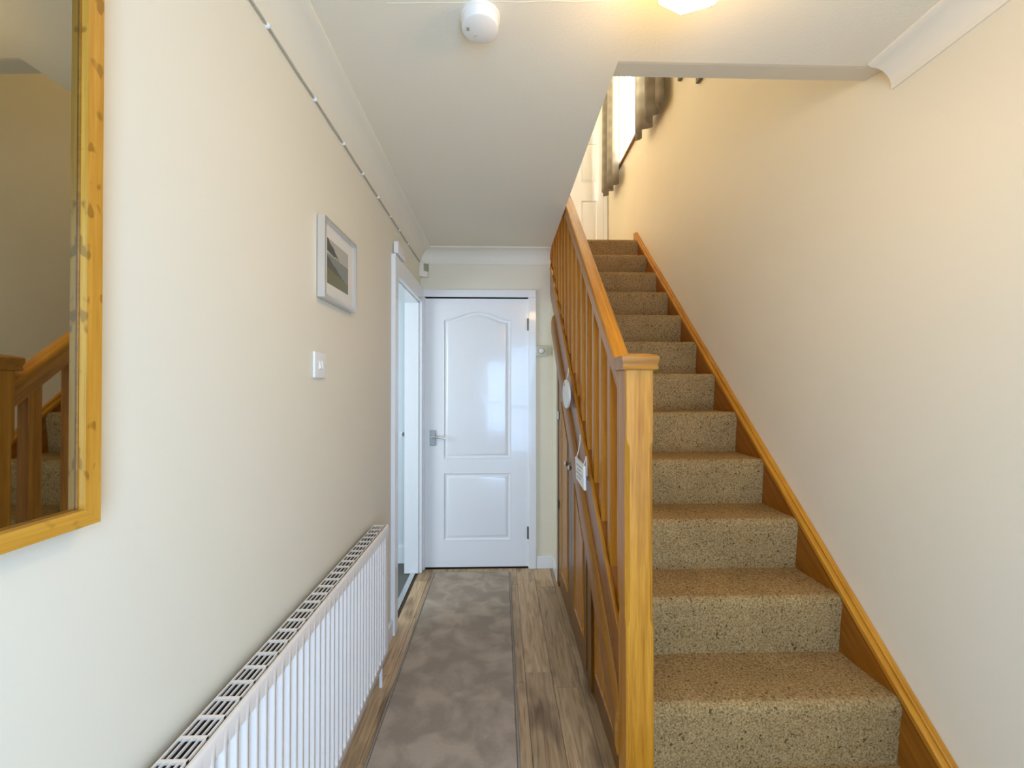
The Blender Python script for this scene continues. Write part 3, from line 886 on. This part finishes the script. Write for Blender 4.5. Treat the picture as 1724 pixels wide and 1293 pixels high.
# ------------------------------------------------------------ radiator
t = thing('radiator', 'long white panel radiator with slotted top grille low on the left wall', 'radiator', (-0.545, 1.2, 0.12))
RF, RB, RY0, RY1, RZ0, RZ1 = -0.507, -0.572, 0.42, 1.962, 0.128, 0.712
pitch = 0.0345; depth = 0.021
m = MB()
prof = []
y = RY0 + 0.02
prof.append((RY0, 0.0)); prof.append((RY0 + 0.012, 0.0))
while y + pitch < RY1 - 0.012:
    for f, dd in ((0.0, 1), (0.40, 1), (0.48, 0.8), (0.54, 0.15), (0.58, 0), (0.80, 0), (0.84, 0.15), (0.92, 0.8)):
        prof.append((y + pitch * f, -depth * dd))
    y += pitch
prof.append((y, -depth * 0.6)); prof.append((RY1 - 0.010, 0.0)); prof.append((RY1, -0.004))
zrows = [(RZ0, -0.012, 0), (RZ0, -0.003, 0), (RZ0 + 0.004, 0, 0), (RZ0 + 0.030, 0, 0), (RZ0 + 0.046, 0, 1), (RZ1 - 0.056, 0, 1), (RZ1 - 0.040, 0, 0), (RZ1 - 0.006, 0, 0), (RZ1 - 0.001, -0.003, 0), (RZ1, -0.007, 0), (RZ1 - 0.002, -0.011, 0), (RZ1 - 0.02, -0.012, 0)]
V = [[m.bm.verts.new((RF + dx + (p[1] * w), p[0], z)) for p in prof] for z, dx, w in zrows]
for a, b in zip(V[:-1], V[1:]):
    for i in range(len(prof) - 1):
        m.bm.faces.new((a[i], b[i], b[i + 1], a[i + 1]))
bmesh.ops.recalc_face_normals(m.bm, faces=m.bm.faces[:])
fp = m.build('front_panel', 'radiator_enamel', t, 50)
m = MB(); m.box(RB, RB + 0.004, RY0, RY1, RZ0, RZ1 - 0.004); m.build('back_panel', 'fin_steel', t)
for a, b in ((RY1 - 0.006, RY1 - 0.001), (RY0, RY0 + 0.005)):
    m = MB(); m.box(RB, RF - 0.012, a, b, RZ0 + 0.01, RZ1 - 0.002, 0.001, 1); m.build('side_panel', 'radiator_enamel', t)
m = MB()
gx0, gx1 = RB, RF - 0.015
gz0, gz1 = RZ1 - 0.005, RZ1
for i in range(5):
    xx = gx0 + (gx1 - gx0) * i / 4
    hw = 0.0030 if i in (0, 4) else 0.0010
    m.box(max(gx0, xx - hw), min(gx1, xx + hw), RY0, RY1 - 0.001, gz0, gz1)
yy = 1.945
while yy > RY0:
    m.box(gx0, gx1, yy - 0.0034, yy + 0.0034, gz0 + 0.0003, gz1 + 0.0002)
    yy -= 0.0485
m.build('top_grille', 'radiator_enamel', t)
m = MB()
yy = RY0 + 0.02; s = 0; zig = []
while yy < RY1 - 0.02:
    zig.append((-0.546 if s % 2 else -0.527, yy)); yy += 0.0125; s += 1
A = [m.bm.verts.new((x_, y_, RZ1 - 0.014)) for x_, y_ in zig]; B = [m.bm.verts.new((x_, y_, RZ0 + 0.05)) for x_, y_ in zig]
for i in range(len(zig) - 1):
    m.bm.faces.new((A[i], A[i + 1], B[i + 1], B[i]))
m.build('convector_fins', 'fin_steel', t)
m = MB(); m.tube([(-0.533, 1.93, 0.0), (-0.533, 1.93, 0.15)], 0.0075, 12); tag(m.build('pipe', 'gloss_white', t, 40), 'thin white supply pipe')
m = MB(); m.lathe([(0.010, 0), (0.013, 0.004), (0.013, 0.03), (0.009, 0.036)], (-0.533, 1.93, 0.105), 'Z', 12); m.build('valve', 'gloss_white', t, 40)
for y in (0.7, 1.6):
    m = MB(); m.box(XL + 0.0008, RB - 0.0005, y, y + 0.03, 0.3, 0.62); m.build('bracket', 'radiator_enamel', t)

# ------------------------------------------------------------ mirror
t = thing('wall_mirror', 'tall mirror in a flecked golden oak frame on the near left wall', 'mirror', (XL, 0.25, 1.147))
MY0, MY1, MZ0, MZ1, FW = -0.15, 0.616, 1.147, 2.15, 0.0225
MXb, MXf, MXg = XL + 0.003, -0.560, -0.5715
for name, y0, y1 in (('a', MY1 - FW, MY1), ('b', MY0, MY0 + FW)):
    m = MB()
    yi = y0 if name == 'a' else y1; yo = y1 if name == 'a' else y0
    m.loft([[(MXb, yo, MZ0), (MXf, yo, MZ0), (MXf, yi, MZ0 + FW), (MXb, yi, MZ0 + FW)], [(MXb, yo, MZ1), (MXf, yo, MZ1), (MXf, yi, MZ1 - FW), (MXb, yi, MZ1 - FW)]])
    m.build('frame_member', 'mirror_oak_vertical', t)
for zo, zi in ((MZ0, MZ0 + FW), (MZ1, MZ1 - FW)):
    m = MB(); m.loft([[(MXb, MY0, zo), (MXf, MY0, zo), (MXf, MY0 + FW, zi), (MXb, MY0 + FW, zi)], [(MXb, MY1, zo), (MXf, MY1, zo), (MXf, MY1 - FW, zi), (MXb, MY1 - FW, zi)]])
    m.build('frame_member', 'mirror_oak_long', t)
m = MB(); ga, gb = MY0 + FW - 0.002, MY1 - FW + 0.002; gt = math.tan(math.radians(1.15)) * (gb - ga)
m.prism([(MXg - 0.0025, gb), (MXg, gb), (MXg - gt, ga), (MXg - gt - 0.0025, ga)], 'Z', MZ0 + FW - 0.002, MZ1 - FW + 0.002)
m.build('mirror_glass', 'mirror_glass', t)
m = MB(); m.box(MXg - 0.0005, MXg + 0.0022, MY1 - FW - 0.0012, MY1 - FW + 0.0005, MZ0 + FW, MZ1 - FW); m.build('gap_shade_strip', 'moulding_wood', t)  # strip coloured dark for the shade in the gap between frame and glass

# ------------------------------------------------------------ framed picture
t = thing('framed_picture', 'small landscape print in a silver frame above the light switch', 'picture', (XL, 1.53, 1.625))
PY0, PY1, PZ0, PZ1 = 1.384, 1.690, 1.626, 1.890
fw = 0.011; px0, px1 = XL + 0.003, -0.563
for yo, yi in ((PY0, PY0 + fw), (PY1, PY1 - fw)):
    m = MB(); m.loft([[(px0, yo, PZ0), (px1, yo, PZ0), (px1, yi, PZ0 + fw), (px0, yi, PZ0 + fw)], [(px0, yo, PZ1), (px1, yo, PZ1), (px1, yi, PZ1 - fw), (px0, yi, PZ1 - fw)]])
    m.build('frame_member', 'silver_frame', t)
for zo, zi in ((PZ0, PZ0 + fw), (PZ1, PZ1 - fw)):
    m = MB(); m.loft([[(px0, PY0, zo), (px1, PY0, zo), (px1, PY0 + fw, zi), (px0, PY0 + fw, zi)], [(px0, PY1, zo), (px1, PY1, zo), (px1, PY1 - fw, zi), (px0, PY1 - fw, zi)]])
    m.build('frame_member', 'silver_frame', t)
m = MB(); m.box(px0, -0.5745, PY0 + fw - 0.001, PY1 - fw + 0.001, PZ0 + fw - 0.001, PZ1 - fw + 0.001); m.build('mount', 'mount_card', t)
m = MB(); m.box(-0.575, -0.5735, 1.430, 1.622, 1.682, 1.832)
o = m.build('print', 'landscape_print', t)
uv = o.data.uv_layers.new(name='UVMap')
for l in o.data.loops:
    v = o.data.vertices[l.vertex_index].co
    uv.data[l.index].uv = ((v.y + 0.096) / 0.192, v.z / 0.15)

# ------------------------------------------------------------ light switch
t = thing('light_switch', 'white double light switch on the left wall below the picture', 'light switch', (XL, 1.396, 1.363))
m = MB(); m.box(XL + 0.001, -0.580, 1.352, 1.440, 1.364, 1.449, 0.004, 3); m.build('plate', 'white_plastic', t, 40)
for y in (1.383, 1.401):
    m = MB(); m.prism([(-0.581, 1.392), (-0.5745, 1.395), (-0.578, 1.420), (-0.581, 1.421)], 'Y', y, y + 0.0115, 0.001, 1); m.build('rocker', 'white_plastic', t)
for y in (1.366, 1.426):
    m = MB(); m.lathe([(0.0035, 0), (0.0035, 0.001), (0.002, 0.0015)], (-0.580, y, 1.4065), 'X', 10); m.build('screw', 'aged_plastic', t, 40)

# ------------------------------------------------------------ alarm box over left doorway, motion sensor, thermostat
t = thing('door_contact_alarm', 'small white alarm box on the wall above the left doorway', 'alarm', (XL, 2.43, 2.06))
m = MB(); m.box(XL + 0.004, -0.558, 2.345, 2.52, 2.068, 2.135, 0.006, 3); m.build('housing', 'white_plastic', t, 40)
m = MB(); m.box(XL, XL + 0.006, 2.36, 2.51, 2.078, 2.125); m.build('back_plate', 'dark_frame', t)
m = MB(); m.lathe([(0.006, 0), (0.006, 0.002), (0.002, 0.003)], (-0.558, 2.49, 2.10), 'X', 12); m.build('button', 'aged_plastic', t, 40)

t = thing('motion_sensor', 'small cream motion sensor in the far left corner under the coving', 'motion sensor', (-0.56, 3.12, 2.14))
m = MB()
hw = [(0.0, 0.0), (0.062, -0.0), (0.058, -0.03), (0.03, -0.048), (0.0, -0.05)]
m.prism([(XL + a, D + b) for a, b in hw], 'Z', 2.140, 2.249, 0.003, 2); m.build('housing', 'coving_paint', t, 40)
m = MB(); m.prism([(XL + 0.020, D - 0.030), (XL + 0.063, D - 0.012), (XL + 0.062, D - 0.030), (XL + 0.034, D - 0.050)], 'Z', 2.180, 2.236, 0.003, 2); tag(m.build('lens', 'lens_plastic', t, 40), 'olive tinted lens')

t = thing('thermostat', 'small beige thermostat with round dial right of the far door', 'thermostat', (0.306, D, 1.562))
m = MB(); m.box(0.262, 0.350, D - 0.028, D, 1.563, 1.640, 0.006, 3); m.build('housing', 'aged_plastic', t, 40)
m = MB(); m.lathe([(0.023, 0), (0.023, -0.003), (0.020, -0.003)], (0.300, D - 0.028, 1.602), 'Y', 28); m.build('dial_ring', 'lens_plastic', t, 40)
m = MB(); m.lathe([(0.019, 0), (0.018, -0.010), (0.015, -0.012)], (0.300, D - 0.029, 1.602), 'Y', 28); m.build('dial', 'white_plastic', t, 40)

# ------------------------------------------------------------ cable with clips along the coving
t = thing('clipped_cable', 'thin cable pinned with white clips along the top of the left wall', 'cable', (XL, 1.8, 2.23))
m = MB(); random.seed(5)
zc_ = ZC - 0.104
clips = [0.80, 1.085, 1.36, 1.605, 1.83, 2.056, 2.285, 2.487, 2.72]
path = []
for i, y in enumerate(clips[:-1]):
    path.append((XL + 0.004, y, zc_)); path.append((XL + 0.004, y + 0.14, zc_ - random.uniform(0.001, 0.004)))
path.append((XL + 0.004, clips[-1], zc_)); path.append((XL + 0.004, 3.15, zc_ + 0.002)); path.insert(0, (XL + 0.004, YF + 0.1, zc_))
m.tube(path, 0.0022, 6); m.build('cable', 'cable_white', t, 60)
for y in clips:
    m = MB(); m.lathe([(0.0065, 0), (0.007, 0.004), (0.005, 0.010), (0.002, 0.011)], (XL, y, zc_ + 0.001), 'X', 10); m.build('clip', 'gloss_white', t, 40)

# ------------------------------------------------------------ smoke alarm
t = thing('smoke_alarm', 'round white smoke alarm on the hall ceiling', 'smoke alarm', (-0.056, 1.161, 2.31))
m = MB(); m.lathe([(0.054, 0), (0.054, -0.008), (0.051, -0.010)], (-0.056, 1.163, ZC), 'Z', 40); m.build('base', 'white_plastic', t, 40)
m = MB(); m.lathe([(0.051, -0.009), (0.0505, -0.030), (0.049, -0.034), (0.046, -0.036), (0.0, -0.036)], (-0.056, 1.163, ZC), 'Z', 40); m.build('body', 'white_plastic', t, 35)
m = MB(); m.box(-0.093, -0.085, 1.155, 1.167, ZC - 0.0368, ZC - 0.035, 0.0006, 1); m.build('test_slot', 'lens_plastic', t)
m = MB(); m.lathe([(0.0055, -0.035), (0.0055, -0.0372), (0.002, -0.0374)], (-0.071, 1.183, ZC), 'Z', 12); m.build('indicator', 'aged_plastic', t, 40)

# ------------------------------------------------------------ ceiling lamp (lit)
t = thing('ceiling_lamp', 'lit warm glass ceiling lamp with facets at the top of the view', 'lamp', (0.425, 0.97, 2.2))
lc = (0.421, 0.893, 0)
m = MB(); m.lathe([(0.06, ZC), (0.06, ZC - 0.015), (0.045, ZC - 0.022), (0.0, ZC - 0.022)], lc, 'Z', 24); m.build('ceiling_plate', 'brass', t, 40)
n = 8
m = MB(); m.lathe([(0.093, 2.268), (0.087, 2.204), (0.080, 2.199), (0.002, 2.199)], lc, 'Z', n); m.build('glass_shade', 'lamp_glass', t)
m = MB(); m.lathe([(0.06, 2.326), (0.094, 2.300), (0.095, 2.267)], lc, 'Z', n); m.build('light_block_collar', 'brass', t)  # added collar over the glass, keeps the lamp's light going downward
m = MB()
for k in range(n):
    a = 2 * math.pi * k / n
    m.tube([(lc[0] + r * math.cos(a), lc[1] + r * math.sin(a), z) for r, z in ((0.094, 2.268), (0.0885, 2.203), (0.081, 2.1975), (0.03, 2.1975))], 0.0010, 5)
tag(m.build('glass_ribs', 'brass', t), 'thin brass seams between the glass facets')

# ------------------------------------------------------------ curtains
def curtain(label, pts, zb, zt, folds, amp):
    """pleated sheet hung between two plan points; zb lower hem."""
    (xa, ya), (xb, yb) = pts
    m = MB(); nu, nv = folds * 12, 14
    dx, dy = xb - xa, yb - ya; L = math.hypot(dx, dy); nx, ny = -dy / L, dx / L
    grid = []
    rnd = random.Random(len(label)); ph_ = [rnd.uniform(-0.5, 0.5) for _ in range(folds + 2)]
    for j in range(nv + 1):
        v = j / nv; row = []
        for i in range(nu + 1):
            u = i / nu; f = u * folds
            w = math.sin(2 * math.pi * f + 0.5 * ph_[int(f)] * math.sin(math.pi * (f % 1)))
            w = math.copysign(abs(w) ** 0.8, w)
            a = amp * (1.0 - 0.25 * v) * (0.8 + 0.4 * (ph_[int(f)] + 0.5))
            x_ = xa + dx * u + nx * a * w; y_ = ya + dy * u + ny * a * w
            row.append(m.bm.verts.new((min(x_, XR - 0.03), y_, zb + (zt - zb) * v + 0.006 * math.sin(9 * u) * (1 - v))))
        grid.append(row)
    uvs = m.bm.loops.layers.uv.new('UVMap')
    for j in range(nv):
        for i in range(nu):
            f = m.bm.faces.new((grid[j][i], grid[j][i + 1], grid[j + 1][i + 1], grid[j + 1][i]))
            for l, (a, b) in zip(f.loops, ((i, j), (i + 1, j), (i + 1, j + 1), (i, j + 1))):
                l[uvs].uv = (a / nu * 2.0, b / nv * 3.0)
    o = m.build('curtain', 'curtain_fabric', None, 80)
    md = o.modifiers.new('thickness', 'SOLIDIFY'); md.thickness = 0.004
    return tag(o, label, 'curtain', 'landing curtains')


curtain('grey pleated curtain at the near side of the stair window', ((1.175, 3.02), (1.125, 3.53)), 3.39, 4.72, 3, 0.05)
curtain('grey pleated curtain at the far side of the stair window, beside the landing door', ((1.165, 4.18), (1.105, 4.57)), 3.39, 4.72, 3, 0.05)

# ------------------------------------------------------------ small frames on the stair wall (only their lower corners show)
for (y1_, z0_, lab) in ((2.600, 3.210, 'small dark framed picture high on the stair wall, the nearer one'), (2.868, 3.418, 'small dark framed picture high on the stair wall, nearer the curtains')):
    t = thing('small_picture', lab, 'picture', (XR, y1_ - 0.09, z0_), 'small pictures up the stair wall')
    w_, h_ = 0.18, 0.24
    y0_ = y1_ - w_
    for nm, (a, b, c, d) in (('s', (y0_, y0_ + 0.016, z0_, z0_ + h_)), ('s', (y1_ - 0.016, y1_, z0_, z0_ + h_)), ('r', (y0_ + 0.016, y1_ - 0.016, z0_, z0_ + 0.016)), ('r', (y0_ + 0.016, y1_ - 0.016, z0_ + h_ - 0.016, z0_ + h_))):
        m = MB(); m.box(1.205, XR - 0.001, a, b, c, d, 0.002, 1); m.build('frame_member', 'dark_frame', t)
    m = MB(); m.box(1.212, XR - 0.002, y0_ + 0.015, y1_ - 0.015, z0_ + 0.015, z0_ + h_ - 0.015); m.build('print', 'print_paper', t)
